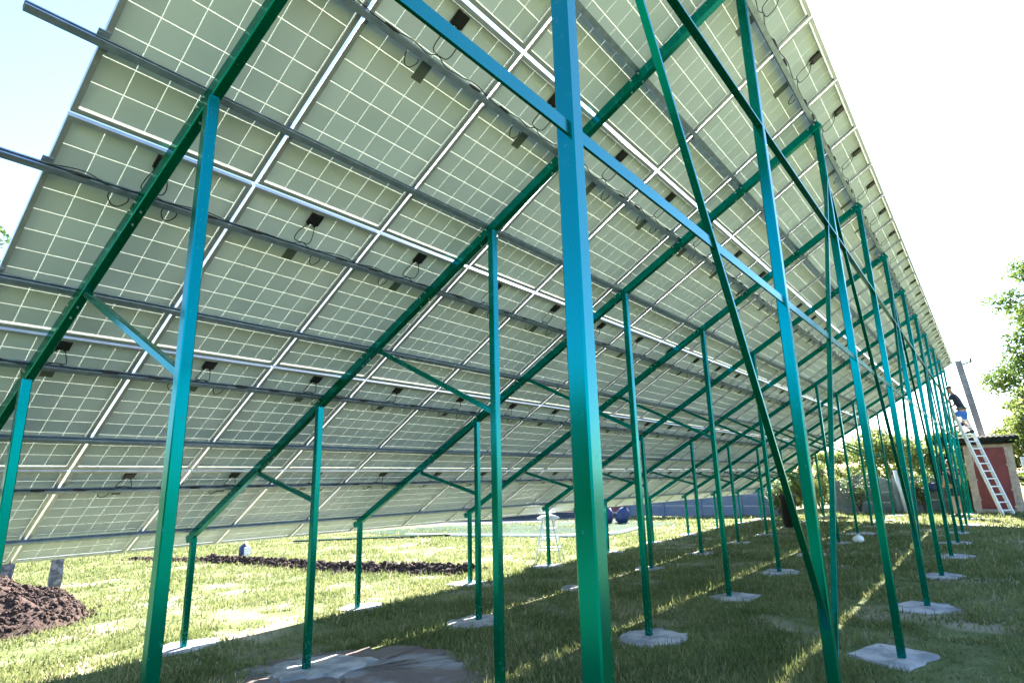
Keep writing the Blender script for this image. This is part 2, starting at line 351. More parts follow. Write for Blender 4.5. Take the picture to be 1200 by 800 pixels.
# purlins: galvanised C channels bolted under the panel frames
PN = ['lowest', 'second lowest', 'third lowest', 'fourth lowest', 'fifth lowest', 'fifth highest', 'fourth highest', 'third highest', 'second highest', 'topmost']
for k, s in enumerate(PS):
    o = thing('steel_purlin', f'{PN[k]} of the grey steel channels running lengthwise under the panels', 'purlin', AP(-.28, s), 'grey channels carrying the solar panels')
    o.matrix_world = Matrix.Translation(AP(0, s)) @ RX
    x0 = [-.6,-.55,-.6,-.5,-.7,-.75,-.29,-.35,-.5,-.4][k]; x1 = NC*W+.1
    segs = [x0, 5.95+(k%3)*.2, 12.0+(k%2)*.3, 18.1-(k%3)*.25, x1]
    for a, b in zip(segs[:-1], segs[1:]):
        mb = MB(); h = .042; wd = .038; tt = .003
        mb.box((a, -wd/2, .0006), (b-.003, -wd/2+tt, h))
        mb.box((a, -wd/2+tt, .0006), (b-.003, wd/2, .0006+tt)); mb.box((a, -wd/2+tt, h-tt), (b-.003, wd/2, h))
        mb.box((a, wd/2-tt, .0006+tt), (b-.003, wd/2, .012)); mb.box((a, wd/2-tt, h-.012), (b-.003, wd/2, h-tt))
        mb.build('channel', M['zinc'], o)
    cl = MB()
    for i in range(NC+1):
        x = i*W+(.012 if i == 0 else 0)
        cl.box((x-.03, wd/2, -.0025-.0), (x-.012 if i else x+.02, wd/2+.035, .006)); cl.box((x+.012, -wd/2-.03, .0008), (x+.035, -wd/2, .006))
        cl.tube([(x-.02, wd/2+.018, .006), (x-.02, wd/2+.018, .012)], .006, 6)
    c = cl.build('panel_clamps', M['zinc'], o); kind(c, 'stuff')

# ------------------------------------------------------------------ support frames
FX = [.4459,2.7563,5.0663,7.3838,9.7020,12.0593,14.3869,16.7146,19.0422,21.3698,23.6974]
RXO = [-.2103,-.0813,.0643,.2273]; RY = [-.4622,-2.6252,-4.7706,-6.8973]
def fxy(n, y): return FX[n] - .067983*y - .250777
def rz(y, d): return Z0 - y*ST/CT - d/CT         # height at y, d below the plane
PADS = []
FN = ['nearest','second nearest','third nearest','fourth nearest','fifth nearest','middle','fifth farthest','fourth farthest','third farthest','second farthest','farthest']
for n in range(11):
    base = Vector((FX[n], -3.6, G(FX[n], -3.6)))
    o = thing('support_frame', f'{FN[n]} of the green steel frames, a sloping beam on four posts', 'steel frame', base, 'green frames holding up the array')
    def B(mb, name, mats=M['paint'], parent=None):
        mb.v = [tuple(Vector(v)-base) for v in mb.v]; return mb.build(name, mats, parent or o)
    skew = Vector((-.067983, 1, 0)).normalized()
    # rafter
    ra = MB(); ya, yb = -.37, -6.93; d = .0905
    A = Vector((fxy(n, ya), ya, rz(ya, d))); Bv = Vector((fxy(n, yb), yb, rz(yb, d)))
    ra.beam(A, Bv, .06, .08, side=(1, .068, 0)); raf = B(ra, 'rafter')
    bl = MB(); dirv = (Bv-A).normalized(); nn = Vector((0, -ST, -CT))
    for s in PS:
        q = A+(Bv-A)*((s*CT+ya)/(ya-yb)) if False else None
        y = -s*CT
        if yb < y < ya:
            for e in (-.03, .03):
                c = Vector((fxy(n, y+e)-.0305, y+e, rz(y+e, .075))); bl.tube([c, c-Vector((.006,0,0))], .008, 6)
                c2 = Vector((fxy(n, y+e*1.5), y+e*1.5, rz(y+e*1.5, .1308))); bl.tube([c2, c2+nn*.007], .007, 6)
    B(bl, 'bolts', M['bolt'], raf)['kind'] = 'stuff'
    for k in range(4):
        x, y = FX[n]+RXO[k], RY[k]; g = G(x, y); top = rz(y, .131)+(.018 if k < 3 else .02)
        pm = MB(); pm.beam((x, y, g-.1), (x, y, top), .06, .06, side=(1, .02, 0)); po = B(pm, 'post')
        se = MB(); zs = g+[.55, .8, 1.12, 1.4][k]
        if k >= 2:
            se.beam((x, y, zs), (x, y, zs+.012), .0635, .0635, side=(1, .02, 0)); B(se, 'weld_seam', M['paint'], po)
        PADS.append((n, k, x, y))
    for (y0, z0o, y1, zz) in ((-3.44, 0, -4.745, 2.12), (-1.66, 0, -2.60, 1.455)):
        br = MB(); br.beam((fxy(n, y0), y0, rz(y0, .145)), (fxy(n, y1), y1, zz+G(FX[n], y1)*.0), .04, .04, side=(1, .068, 0)); B(br, 'knee_brace')

# longitudinal girts along the tall posts
yG = -6.897
for nm, z, x0, x1, lab in (('lower', 2.59, -.6, 24.0, 'lower of the two long green horizontal bars joining the tall posts, at mid height'),
                           ('upper', 3.75, -.1, 24.0, 'upper of the two long green horizontal bars joining the tall posts, near their tops')):
    o = thing('girt', lab, 'bar', (0, yG, z), 'long green bars along the tall posts')
    xsn = [x0]+[FX[n]+RXO[3] for n in range(11)]+[x1]
    for a, b in zip(xsn[:-1], xsn[1:]):
        if b-a < .1: continue
        mb = MB(); wy, wz_ = (.010, .046) if nm == 'lower' else (.042, .012)
        mb.beam((a+(.0302 if a != x0 else 0), -.012, 0), (b-(.0302 if b != x1 else 0), -.012, 0), wy, wz_, side=(0,1,0)); mb.build('bar', M['paint'], o)

# zig-zag diagonals in the plane of the tall posts
DN = ['nearest','second','third','fourth','fifth','sixth','seventh','eighth','ninth','farthest']
for n in range(10):
    a, b = (n, n+1) if n % 2 == 0 else (n+1, n)          # a = high end on even frames, b = low end on odd frames
    xa, xb = FX[a]+RXO[3], FX[b]+RXO[3]; sg = 1 if xb > xa else -1
    mb = MB(); p0 = Vector((xa+sg*.03, yG-.012, 4.33)); p1 = Vector((xb-sg*.03, yG-.012, .80 if n % 2 == 0 else .62))
    mb.beam(p0-p1, (0,0,0), .032, .016, side=(0,1,0))
    o = mb.build('diagonal_brace', M['paint']); o.location = p1
    tag(o, f'{DN[n]} thin green diagonal tube between the tall posts, slanting {"down and away" if n%2==0 else "down towards the camera"}', 'brace', 'thin diagonal braces between the tall posts')

# ------------------------------------------------------------------ concrete pads round the posts
PK = ['shortest', 'second shortest', 'second tallest', 'tallest']
rp = random.Random(5)
pad_polys = []
for n, k, x, y in PADS:
    a0 = rp.uniform(0, 1); m = rp.choice((4, 5, 6)); sx = rp.uniform(.32, .42); sy = rp.uniform(.28, .38)
    if k == 1 and n == 1: continue
    cx, cy = x+rp.uniform(-.12, .08), y+rp.uniform(-.08, .08)
    poly = [(cx+sx*rp.uniform(.85, 1.12)*math.cos(a0+2*math.pi*i/m), cy+sy*rp.uniform(.85, 1.12)*math.sin(a0+2*math.pi*i/m)) for i in range(m)]
    o = patch('concrete_pad', poly, .016, M['concrete'], thick=.09, rough=.006, seed=n*7+k, jag=.025)
    ctr = sum((v.co for v in o.data.vertices), Vector())/len(o.data.vertices)
    for v in o.data.vertices: v.co -= ctr
    o.location = ctr
    tag(o, f'rough concrete pad at the foot of the {PK[k]} post, {FN[n]} green frame', 'concrete pad', 'concrete pads round the post feet')
    pad_polys.append((cx, cy, max(sx, sy)))
o = patch('bare_soil', [(2.05,-1.95),(2.75,-1.98),(3.35,-2.3),(3.75,-2.9),(3.75,-3.6),(3.3,-4.3),(2.5,-4.1),(2.0,-3.2),(1.8,-2.5)], .012, M['baresoil'], thick=.06, rough=.012, seed=3, jag=.09, sub=9)
kind(o, 'structure')
o = patch('concrete_pad', [(2.62,-2.2),(3.1,-2.35),(3.25,-2.95),(2.7,-3.05),(2.35,-2.7)], .034, M['concrete'], thick=.06, rough=.008, seed=31, jag=.04)
tag(o, 'rough grey concrete pad in the patch of bare soil under the second nearest frame', 'concrete pad', 'concrete pads round the post feet')

# ------------------------------------------------------------------ grass
def excl(x, y):
    m = np.zeros(x.shape, bool)
    for cx, cy, r in pad_polys: m |= (np.hypot(x-cx, y-cy) < r*.88)
    m |= (((x-2.85)/.95)**2+((y+3.1)/1.05)**2 < .62+.5*vnoise(x, y, 4.0, 77))
    m |= (((x-1.2)/1.65)**2+((y-3.95)/1.7)**2 < 1)
    return m
def vnoise(x, y, f, seed):
    r = np.random.default_rng(seed); T = r.random((64, 64))
    u = x*f; v = y*f; i = np.floor(u).astype(int); j = np.floor(v).astype(int); a = u-i; b = v-j
    a = a*a*(3-2*a); b = b*b*(3-2*b)
    t_ = lambda p, q: T[p % 64, q % 64]
    return (t_(i,j)*(1-a)+t_(i+1,j)*a)*(1-b)+(t_(i,j+1)*(1-a)+t_(i+1,j+1)*a)*b
def grass(n):
    r = np.exp(rng.uniform(math.log(2.0), math.log(30), n)); a = rng.uniform(-.25, 1.75, n)
    x = -.7+r*np.cos(a); y = -7.7+r*np.sin(a)
    dens = .55*vnoise(x, y, 1.1, 1)+.45*vnoise(x, y, 3.1, 2)
    keep = (x < 27) & (y < 20) & ~excl(x, y) & (rng.random(n) < np.clip((dens-.22)*4, .10, 1))
    x, y, r, dens = x[keep], y[keep], r[keep], dens[keep]; n = len(x)
    h = rng.uniform(.018, .05, n)*(1+.6*(dens-.5))*(1+.02*r); wd = .0022+.0009*r
    az = rng.uniform(0, 2*math.pi, n); lean = rng.uniform(.1, 1.1, n)*h; la = rng.uniform(0, 2*math.pi, n)
    z = gh(x, y)-.004
    h *= 1+1.3*rng.random(n)**7
    P0 = np.stack([x-np.cos(az)*wd, y-np.sin(az)*wd, z], -1); P1 = np.stack([x+np.cos(az)*wd, y+np.sin(az)*wd, z], -1)
    P2 = np.stack([x+np.cos(la)*lean, y+np.sin(la)*lean, z+h], -1)
    V = np.stack([P0, P1, P2], 1).reshape(-1, 3)
    # broad-leaved clover and weeds in clumps
    nc = 5200; rc = np.exp(rng.uniform(math.log(2.2), math.log(12), nc)); ac = rng.uniform(.0, 1.75, nc)
    cx = -.7+rc*np.cos(ac); cy = -7.7+rc*np.sin(ac); kc = ~excl(cx, cy) & (vnoise(cx, cy, 1.6, 31) > .52); cx, cy, rc = cx[kc], cy[kc], rc[kc]
    m = 11; wx_ = np.repeat(cx, m)+rng.normal(0, .035, len(cx)*m); wy_ = np.repeat(cy, m)+rng.normal(0, .035, len(cx)*m); hz2 = gh(wx_, wy_)+rng.uniform(.012, .045, len(wx_))
    sz = rng.uniform(.007, .013, len(wx_)); a1 = rng.uniform(0, 6.28, len(wx_)); Vw = []
    for q in range(3):
        aq = a1+q*2.094; Vw.append(np.stack([wx_+np.cos(aq)*sz, wy_+np.sin(aq)*sz, hz2+rng.uniform(-.004, .004, len(wx_))], -1))
    V = np.concatenate([V, np.stack(Vw, 1).reshape(-1, 3)])
    me = np_mesh('grass', V, 3, M['blade'])
    tint = np.clip(.5*vnoise(x, y, 1.7, 5)+.5*rng.random(n), 0, .8); dry = (rng.random(n) < .05+.35*np.clip(vnoise(x, y, .8, 9)-.55, 0, 1)); tint[dry] = rng.uniform(.9, 1, dry.sum())
    at = me.attributes.new('tint', 'FLOAT', 'POINT'); tint = np.concatenate([tint, rng.uniform(.35, .8, len(wx_))]); at.data.foreach_set('value', np.repeat(tint, 3).astype(np.float32))
    return kind(link('grass', me), 'stuff')
grass(520000)

# ------------------------------------------------------------------ earth
def clods(name, fn, n, smin, smax, seed):
    """fn(r) -> (x, y, height above lawn). Lumpy little rocks of soil, joined."""
    r = random.Random(seed); mb = MB()
    ico = [(0,0,1),(.89,0,.45),(.28,.85,.45),(-.72,.53,.45),(-.72,-.53,.45),(.28,-.85,.45),(.72,.53,-.45),(-.28,.85,-.45),(-.89,0,-.45),(-.28,-.85,-.45),(.72,-.53,-.45),(0,0,-1)]
    fc = [(0,1,2),(0,2,3),(0,3,4),(0,4,5),(0,5,1),(1,6,2),(2,7,3),(3,8,4),(4,9,5),(5,10,1),(6,7,2),(7,8,3),(8,9,4),(9,10,5),(10,6,1),(11,7,6),(11,8,7),(11,9,8),(11,10,9),(11,6,10)]
    for _ in range(n):
        x, y, h = fn(r); s = smin+(smax-smin)*r.random()**2.2
        rot = Matrix.Rotation(r.uniform(0, 6.28), 3, 'Z') @ Matrix.Rotation(r.uniform(0, 3), 3, 'X')
        c = Vector((x, y, G(x, y)+h))
        mb.add([c+rot @ Vector((a*s*r.uniform(.7, 1.3), b*s*r.uniform(.7, 1.2), e*s*r.uniform(.5, .9))) for a, b, e in ico], fc)
    return mb
MX, MY, MRX, MRY, MH = 1.2, 3.95, 1.72, 1.75, .60
def mh(x, y):
    q = ((x-MX)/MRX)**2+((y-MY)/MRY)**2
    return MH*max(0, 1-q)**.75*(1+.35*noise.noise(Vector((x*2.2, y*2.2, 1))))+.03*noise.noise(Vector((x*9, y*9, 5)))-.03*(q > .95)
mo = thing('earth_mound', 'heap of freshly dug brown earth beside the weathered stubs at the lower left', 'earth mound', (MX, MY, G(MX, MY)))
mb = MB(); N = 70; vs = []; off = Vector(mo.location)
for i in range(N+1):
    for j in range(N+1):
        x = MX+(i/N-.5)*2*MRX*1.02; y = MY+(j/N-.5)*2*MRY*1.02
        q = ((x-MX)/MRX)**2+((y-MY)/MRY)**2
        vs.append(Vector((x, y, G(x, y)+(mh(x, y) if q < 1 else -.06)))-off)
mb.add(vs, [(i*(N+1)+j, (i+1)*(N+1)+j, (i+1)*(N+1)+j+1, i*(N+1)+j+1) for i in range(N) for j in range(N)])
mb.build('heap', M['soil'], mo, True)
def fm_(r):
    a = r.uniform(0, 6.28); q = math.sqrt(r.random())*(1.04 if r.random() < .88 else r.uniform(1.0, 1.22)); x = MX+MRX*q*math.cos(a); y = MY+MRY*q*math.sin(a); return x, y, (max(mh(x, y), 0) if q < 1 else 0)+.005
mb = clods('clods', fm_, 5200, .006, .05, 3); mb.v = [tuple(Vector(v)-off) for v in mb.v]; kind(mb.build('clods', M['soil'], mo), 'stuff')

TR = [(7.4,14.6),(7.9,10.6),(7.9,7.0),(7.7,3.9),(8.0,2.0),(8.2,.55)]
def ft(r):
    i = r.randrange(len(TR)-1); u = r.random(); a, b = TR[i], TR[i+1]
    off_ = r.gauss(0, .16 if r.random() < .9 else .34); x = a[0]+(b[0]-a[0])*u+off_; y = a[1]+(b[1]-a[1])*u+r.gauss(0, .05)
    endf = .35 if y > 10.6 else 1
    return x, y, max(0, (.17-abs(off_)*.5)*r.random())*endf
mb = clods('trench_spoil', ft, 3600, .02, .085, 8); sp = mb.build('trench_spoil', M['soil']); sp.location = (0,0,0)
tag(sp, 'low ridge of dark dug-up soil lumps crossing the sunlit lawn below the panels', 'soil ridge')

# weathered stubs behind the heap
for (x, y, h, lab) in ((3.05, 6.1, .78, 'short weathered grey stub standing behind the earth heap, right of the other'), (2.32, 6.1, .80, 'short weathered grey stub behind the earth heap at the left edge of the photo')):
    mb = MB(); N = 7; g = G(x, y)
    rr = random.Random(int(x*10)); prof = [(-.085,-.07),(.0,-.085),(.085,-.07),(.095,.0),(.08,.075),(-.01,.085),(-.085,.07),(-.095,0)]
    vs = []
    for k in range(N):
        for a, b in prof: vs.append((a*rr.uniform(.9,1.1), b*rr.uniform(.9,1.1), -.1+(h+.1)*k/(N-1)+(rr.uniform(-.03,.02) if k == N-1 else 0)))
    mb.add(vs, [(k*8+i, k*8+(i+1)%8, (k+1)*8+(i+1)%8, (k+1)*8+i) for k in range(N-1) for i in range(8)]+[tuple((N-1)*8+i for i in range(8))])
    o = mb.build('concrete_stub', M['oldconc']); o.location = (x, y, g); tag(o, lab, 'stub', 'weathered stubs behind the earth heap')

# ------------------------------------------------------------------ things on the lawn
# green tarpaulin
poly = [(17.0,16.5),(16.15,11.2),(15.7,7.0),(15.6,3.1),(16.5,1.8),(18.5,2.1),(21.4,1.9),(22.3,4.6),(21.9,10.7),(20.3,15.2)]
o = patch('green_tarpaulin', poly, .035, M['tarp'], thick=.04, rough=.02, seed=12, jag=.05, sub=8); tag(o, 'large green tarpaulin spread flat on the lawn beyond the low edge of the array', 'tarpaulin')
mb = MB()
for a, b in zip(poly[1:5], poly[2:6]):
    mb.tube([(a[0]-.12, a[1], G(*a)+.05), (b[0]-.12, b[1], G(*b)+.05)], .05, 8)
e = mb.build('hem', M['white'], o); 
o = patch('path', [(22.6,4.4),(22.2,17),(25.6,17),(24.9,5.0)], .02, M['path'], thick=.05, rough=.004, seed=4); kind(o, 'structure')
mb = MB(); mb.beam((12.9, 14.2, G(13,14)+.06), (15.9, 8.2, G(16,8)+.06), .22, .05); o = mb.build('plank', M['tarp']); tag(o, 'long flat green plank lying on the sunlit lawn left of the tarpaulin', 'plank')

# blue and white container under the low edge
t_ = thing('plastic_canister', 'small blue and white plastic canister standing behind the soil ridge', 'canister', (9.0, 10.6, G(9.0, 10.6)))
mb = MB(); mb.lathe([(.14,0),(.16,.02),(.16,.26),(.10,.33),(.05,.35),(.05,.38)], n=16); mb.build('body', M['blue'], t_, True)
mb = MB(); mb.box((-.10,-.225,.03),(.08,-.158,.28)); mb.build('label_panel', M['white'], t_)
mb = MB(); mb.tube([(-.06,0,.34),(-.05,0,.42),(.05,0,.42),(.06,0,.34)], .013, 8); mb.build('handle', M['white'], t_, True)

# white round-topped step stand
t_ = thing('step_stand', 'white folding step stand with an oval white top beside a short green post', 'step stand', (10.2, .02, G(10.2, .02)), rot=(0,0,.5))
mb = MB(); mb.lathe([(.40,.86),(.44,.875),(.44,.89),(.30,.93),(.1,.95)], n=26, sq=(1,.55)); mb.build('top', M['white'], t_, True)
for sx in (-1, 1):
    for sy in (-1, 1):
        mb = MB(); mb.tube([(sx*.20, sy*.10, .87), (sx*.33, sy*.27, 0)], .015, 8); mb.build('leg', M['whitem'], t_, True)
for sx in (-1, 1):
    for z in (.25, .45, .65):
        f = 1-z/.87; mb = MB(); x = sx*(.20+.13*f); y = .10+.17*f; mb.box((x-.03,-y,z-.01),(x+.03,y,z+.01)); mb.build('step', M['whitem'], t_)
mb = MB(); mb.tube([(-.14,-.1,.86),(-.10,-.12,.74),(.0,-.12,.70),(.10,-.12,.74),(.14,-.1,.86)], .012, 8); mb.build('bracket', M['whitem'], t_, True)

# blue sacks
for (x, y, lean, lab) in ((21.35, 5.05, .08, 'rounded blue plastic sack, left one of two, on the far edge of the tarpaulin'), (21.45, 4.45, .33, 'leaning blue plastic sack, right one of two, on the far edge of the tarpaulin')):
    mb = MB(); mb.lathe([(.16,0),(.24,.06),(.27,.22),(.25,.42),(.18,.56),(.07,.62),(.06,.66),(.10,.70)], n=18, sq=(1,1)); 
    o = mb.build('blue_sack', M['blue'], None, True); o.location = (x, y, G(x, y)+.03); o.rotation_euler = (lean, 0, .3); tag(o, lab, 'sack', 'blue sacks by the tarpaulin')
    for v in o.data.vertices: v.co *= 1+.09*noise.noise(v.co*6+Vector((x,0,0)))
# small dark-red crate beside the sacks
t_ = thing('red_crate', 'dark red slatted crate standing left of the blue sacks', 'crate', (22.3, 5.75, G(22.3, 5.75)))
for z in (.02,.17,.32,.47):
    for a in ((-.3,-.25,.3,-.23),(-.3,.23,.3,.25),(-.3,-.23,-.28,.23),(.28,-.23,.3,.23)):
        mb = MB(); mb.box((a[0],a[1],z),(a[2],a[3],z+.11)); mb.build('slat', M['maroon'], t_)
mb = MB(); mb.box((-.28,-.23,.0),(.28,.23,.018)); mb.build('bottom', M['maroon'], t_)

# white bag, black bin
o = MB(); o.lathe([(.10,0),(.21,.03),(.25,.12),(.20,.22),(.10,.27),(.04,.29)], n=18, sq=(1,.85)); o = o.build('white_bag', M['white'], None, True); o.location = (14.48,-5.16,G(14.48,-5.16)+.01)
for v in o.data.vertices: v.co *= .55
for v in o.data.vertices: v.co *= 1+.14*noise.noise(v.co*9)
tag(o, 'small crumpled white bag lying on the shaded grass between the post rows', 'bag')
t_ = thing('black_bin', 'tall black bin standing in the shade among the far posts', 'bin', (18.85,-2.68,G(18.85,-2.68)))
mb = MB(); mb.lathe([(.17,0),(.19,.02),(.23,.82),(.25,.84),(.25,.88)], n=18); mb.build('body', M['black'], t_, True)
mb = MB(); mb.lathe([(.26,.88),(.26,.92),(.2,.97),(.06,.99)], n=18); mb.build('lid', M['black'], t_, True)

# ------------------------------------------------------------------ fences
def slabfence(x, y0, y1, rows, rh, mm, label, arch=0.0, lw=None, ribs=True):
    o = thing('concrete_fence', label, 'fence', (x, (y0+y1)/2, G(x, (y0+y1)/2)), 'concrete slab fences closing the far side')
    ym = (y0+y1)/2; n = max(1, round(abs(y1-y0)/2.0)); bw = (y1-y0)/n
    for i in range(n+1):
        mb = MB(); y = y0+i*bw-ym; mb.box((-.07, y-.06, -.2), (.07, y+.06, rows*rh+.06)); mb.box((-.08,y-.07,rows*rh+.06),(.08,y+.07,rows*rh+.09)); mb.build('post', mm, o)
    sg = 1 if bw > 0 else -1
    for i in range(n):
        a, b = sorted((y0+i*bw-ym+sg*.061, y0+(i+1)*bw-ym-sg*.061))
        for k in range(rows):
            mb = MB(); z0_, z1_ = k*rh+.002, (k+1)*rh-.002
            if k == rows-1 and arch > 0:
                NN = 12; vs = []
                for q in range(NN+1):
                    u = q/NN; yy = a+(b-a)*u; zz = z1_+arch*math.sin(math.pi*u)
                    vs += [(-.025,yy,z0_),(.025,yy,z0_),(.025,yy,zz),(-.025,yy,zz)]
                fs = [(q*4+c, q*4+(c+1)%4, q*4+4+(c+1)%4, q*4+4+c) for q in range(NN) for c in range(4)]+[(3,2,1,0),(NN*4,NN*4+1,NN*4+2,NN*4+3)]
                mb.add(vs, fs)
            else: mb.box((-.025,a,z0_),(.025,b,z1_))
            sl_ = mb.build('slab', mm, o)
            if ribs:
                mb = MB()
                for q in (.2,.4,.6,.8): mb.box((-.036,a+.03,z0_+(z1_-z0_)*q-.012),(-.0252,b-.03,z0_+(z1_-z0_)*q+.012))
                mb.build('ribs', mm, sl_)
    return o
slabfence(25.3, 6.1, -.9, 3, .46, M['bluewall'], 'blue-grey concrete slab fence in shade beyond the far low corner of the array')
slabfence(26.0, -2.65, -4.65, 3, .38, M['greywall'], 'grey ribbed concrete fence bay with an arched top behind the flowering bush', arch=.30)
slabfence(25.7, -4.72, -6.9, 3, .41, M['greywall'], 'grey ribbed concrete fence bay with a straight top left of the brick shed')
# maroon sheet fence further left
o = thing('metal_fence', 'maroon sheet metal fence at the far left end beyond the tarpaulin', 'fence', (26.6, 12, G(26.6, 12)))
for i in range(14):
    mb = MB(); y = -5.9+i*.85
    for q in range(4): mb.box((-.012 if q % 2 else .0, y+q*.21, .35), (.012 if q % 2 else .024, y+q*.21+.208, 1.75))
    mb.build('panel', M['maroon'], o)
for i in range(8): mb = MB(); mb.box((.03,-5.95+i*1.7,-.1),(.09,-5.89+i*1.7,1.8)); mb.build('post', M['maroon'], o)
mb = MB(); mb.box((-.1,-5.9,-.1),(.12,6.0,.34)); mb.build('plinth', M['path'], o)
# loose pipe against the fence
mb = MB(); mb.tube([(0,0,0),(.0,.16,1.5)], .055, 12); o = mb.build('drain_pipe', M['whitem'], None, True); o.location = (25.2,-5.0,G(25.2,-5.0)); tag(o, 'pale grey pipe leaning on the concrete fence between two bays', 'pipe')
mb = MB(); mb.lathe([(.09,0),(.14,.04),(.15,.15),(.10,.24),(.04,.28)], n=14, sq=(.6,1.4)); o = mb.build('blue_bag', M['blue'], None, True); o.location = (25.35,-5.95,G(25.3,-5.95)+.72); tag(o, 'blue bag hung on the concrete fence left of the shed', 'bag')
mb = MB(); mb.tube([(0.0,0,.27),(.1,0,.45),(.2,0,.52)], .012, 6); h = mb.build('strap', M['blue'], o)

# ------------------------------------------------------------------ shed
SX, SY0, SY1 = 24.35, -6.98, -8.24
o = thing('brick_shed', 'small pale brick shed with a dark red door and dark flat roof behind the ladder', 'shed', (SX, (SY0+SY1)/2, G(SX, -7.6)))
yw = abs(SY1-SY0)/2; H = 2.28; D = 1.5
mb = MB(); mb.box((.02,-yw+.02,-.1),(D,yw-.02,H)); mb.build('wall', M['mortar'], o)
dy0, dy1, dz0, dz1 = -.40, .40, .12, 2.02      # door opening (local y: + is towards the array)
bm_ = MB(); bh, bw_ = .065, .25; rr = random.Random(2)
nrow = int(H/(bh+.012))
for k in range(nrow):
    z = k*(bh+.012); y = -yw-(bw_/2 if k % 2 else 0)
    while y < yw:
        a, b = max(y, -yw), min(y+bw_, yw); y += bw_+.012
        if b-a < .03: continue
        segs = [(a, b)]
        if dz0-.05 < z < dz1: segs = [(a, min(b, dy0)), (max(a, dy1), b)]
        for p_, q_ in segs:
            if q_-p_ > .02: bm_.box((-.02-rr.uniform(0,.006), p_, z), (.019, q_, z+bh))
    for sy in (-1, 1):
        x = .03 if k % 2 else .15
        while x < D:
            bm_.box((x, sy*yw-.012, z), (min(x+bw_, D), sy*yw+.012+rr.uniform(0,.004), z+bh)); x += bw_+.012
bo = bm_.build('bricks', M['brick'], o); kind(bo, 'stuff')
mb = MB(); mb.box((-.012,dy0+.02,dz0),(.018,dy1-.02,dz1-.02)); dr = mb.build('door', M['red'], o)
mb = MB(); [mb.box((-.02,dy0+.03,z),(-.0122,dy1-.03,z+.07)) for z in (dz0+.08, 1.0, dz1-.17)]; mb.build('rail', M['red'], dr)
mb = MB(); mb.tube([(-.03,dy1-.10,1.0),(-.06,dy1-.10,1.02),(-.06,dy1-.10,1.14),(-.03,dy1-.10,1.16)], .008, 8); mb.build('handle', M['black'], dr)
mb = MB(); mb.box((-.025,dy0-.03,dz0),(.0,dy0+.02,dz1+.03)); mb.box((-.025,dy1-.02,dz0),(.0,dy1+.03,dz1+.03)); mb.box((-.025,dy0+.02,dz1-.02),(.0,dy1-.02,dz1+.03)); mb.build('door_frame', M['red'], o)
mb = MB(); nn_ = 26
vs = []
for i in range(nn_+1):
    y = -yw-.22+(2*yw+.55)*i/nn_; zz = H+.10+(.02 if i % 2 else -.012)
    vs += [(-.28,y,zz-.13),(D+.2,y,zz+.12),(D+.2,y,zz+.14),(-.28,y,zz)]
mb.add(vs, [(q*4+c, q*4+(c+1)%4, q*4+4+(c+1)%4, q*4+4+c) for q in range(nn_) for c in range(4)]+[(3,2,1,0),(nn_*4,nn_*4+1,nn_*4+2,nn_*4+3)])
mb.build('roof', M['roof'], o)
mb = MB(); mb.box((-.2,-yw-.1,H-.12),(-.12,yw+.2,H-.035)); mb.build('roof_beam', M['roof'], o)

# white sheet leaning on the shed side
mb = MB(); mb.box((-.02,-.45,0),(.02,.45,1.7)); o = mb.build('white_board', M['whitem']); o.location = (25.4,-8.9,G(25.4,-8.9)); o.rotation_euler = (0,.1,.25); tag(o, 'white board leaning at the right side of the brick shed', 'board')

# utility pole, leaning
o = thing('utility_pole', 'leaning grey concrete utility pole behind the brick shed', 'pole', (27.0,-7.80,G(27,-7.8)))
mb = MB(); mb.beam((0,0,-.3), (0,.52,5.35), .21, .18, side=(0,1,0)); mb.build('shaft', M['pole'], o)
mb = MB(); mb.beam((-.02,.42,5.2),(-.02,.10,5.28), .05, .05); mb.build('bracket', M['black'], o)
mb = MB(); mb.tube([(-.02,.14,5.25),(-.02,.14,5.4)], .035, 8); mb.build('insulator', M['black'], o)

# ------------------------------------------------------------------ ladder
LB = Vector((23.25,-7.80,G(23.25,-7.8))); LT = Vector((23.84,-7.03,3.62)); ld = LT-LB
hd = Vector((ld.x, ld.y, 0)).normalized(); wdv = Vector((hd.y, -hd.x, 0))
o = thing('ladder', 'long pale aluminium ladder leaning on the farthest green frame in front of the brick shed', 'ladder', LB)
for sg in (-1, 1):
    mb = MB(); mb.beam(wdv*sg*.21, ld+wdv*sg*.20, .10, .05, side=hd.cross(wdv)); mb.build('rail', M['ladder'], o)
    mb = MB(); c = wdv*sg*.21; mb.box((c.x-.03,c.y-.04,-.03),(c.x+.03,c.y+.04,.02)); mb.build('foot', M['black'], o)
for k in range(14):
    c = ld*((k+.6)/14.3); mb = MB(); mb.beam(c-wdv*.195, c+wdv*.195, .085, .035, side=hd); mb.build('rung', M['ladder'], o)

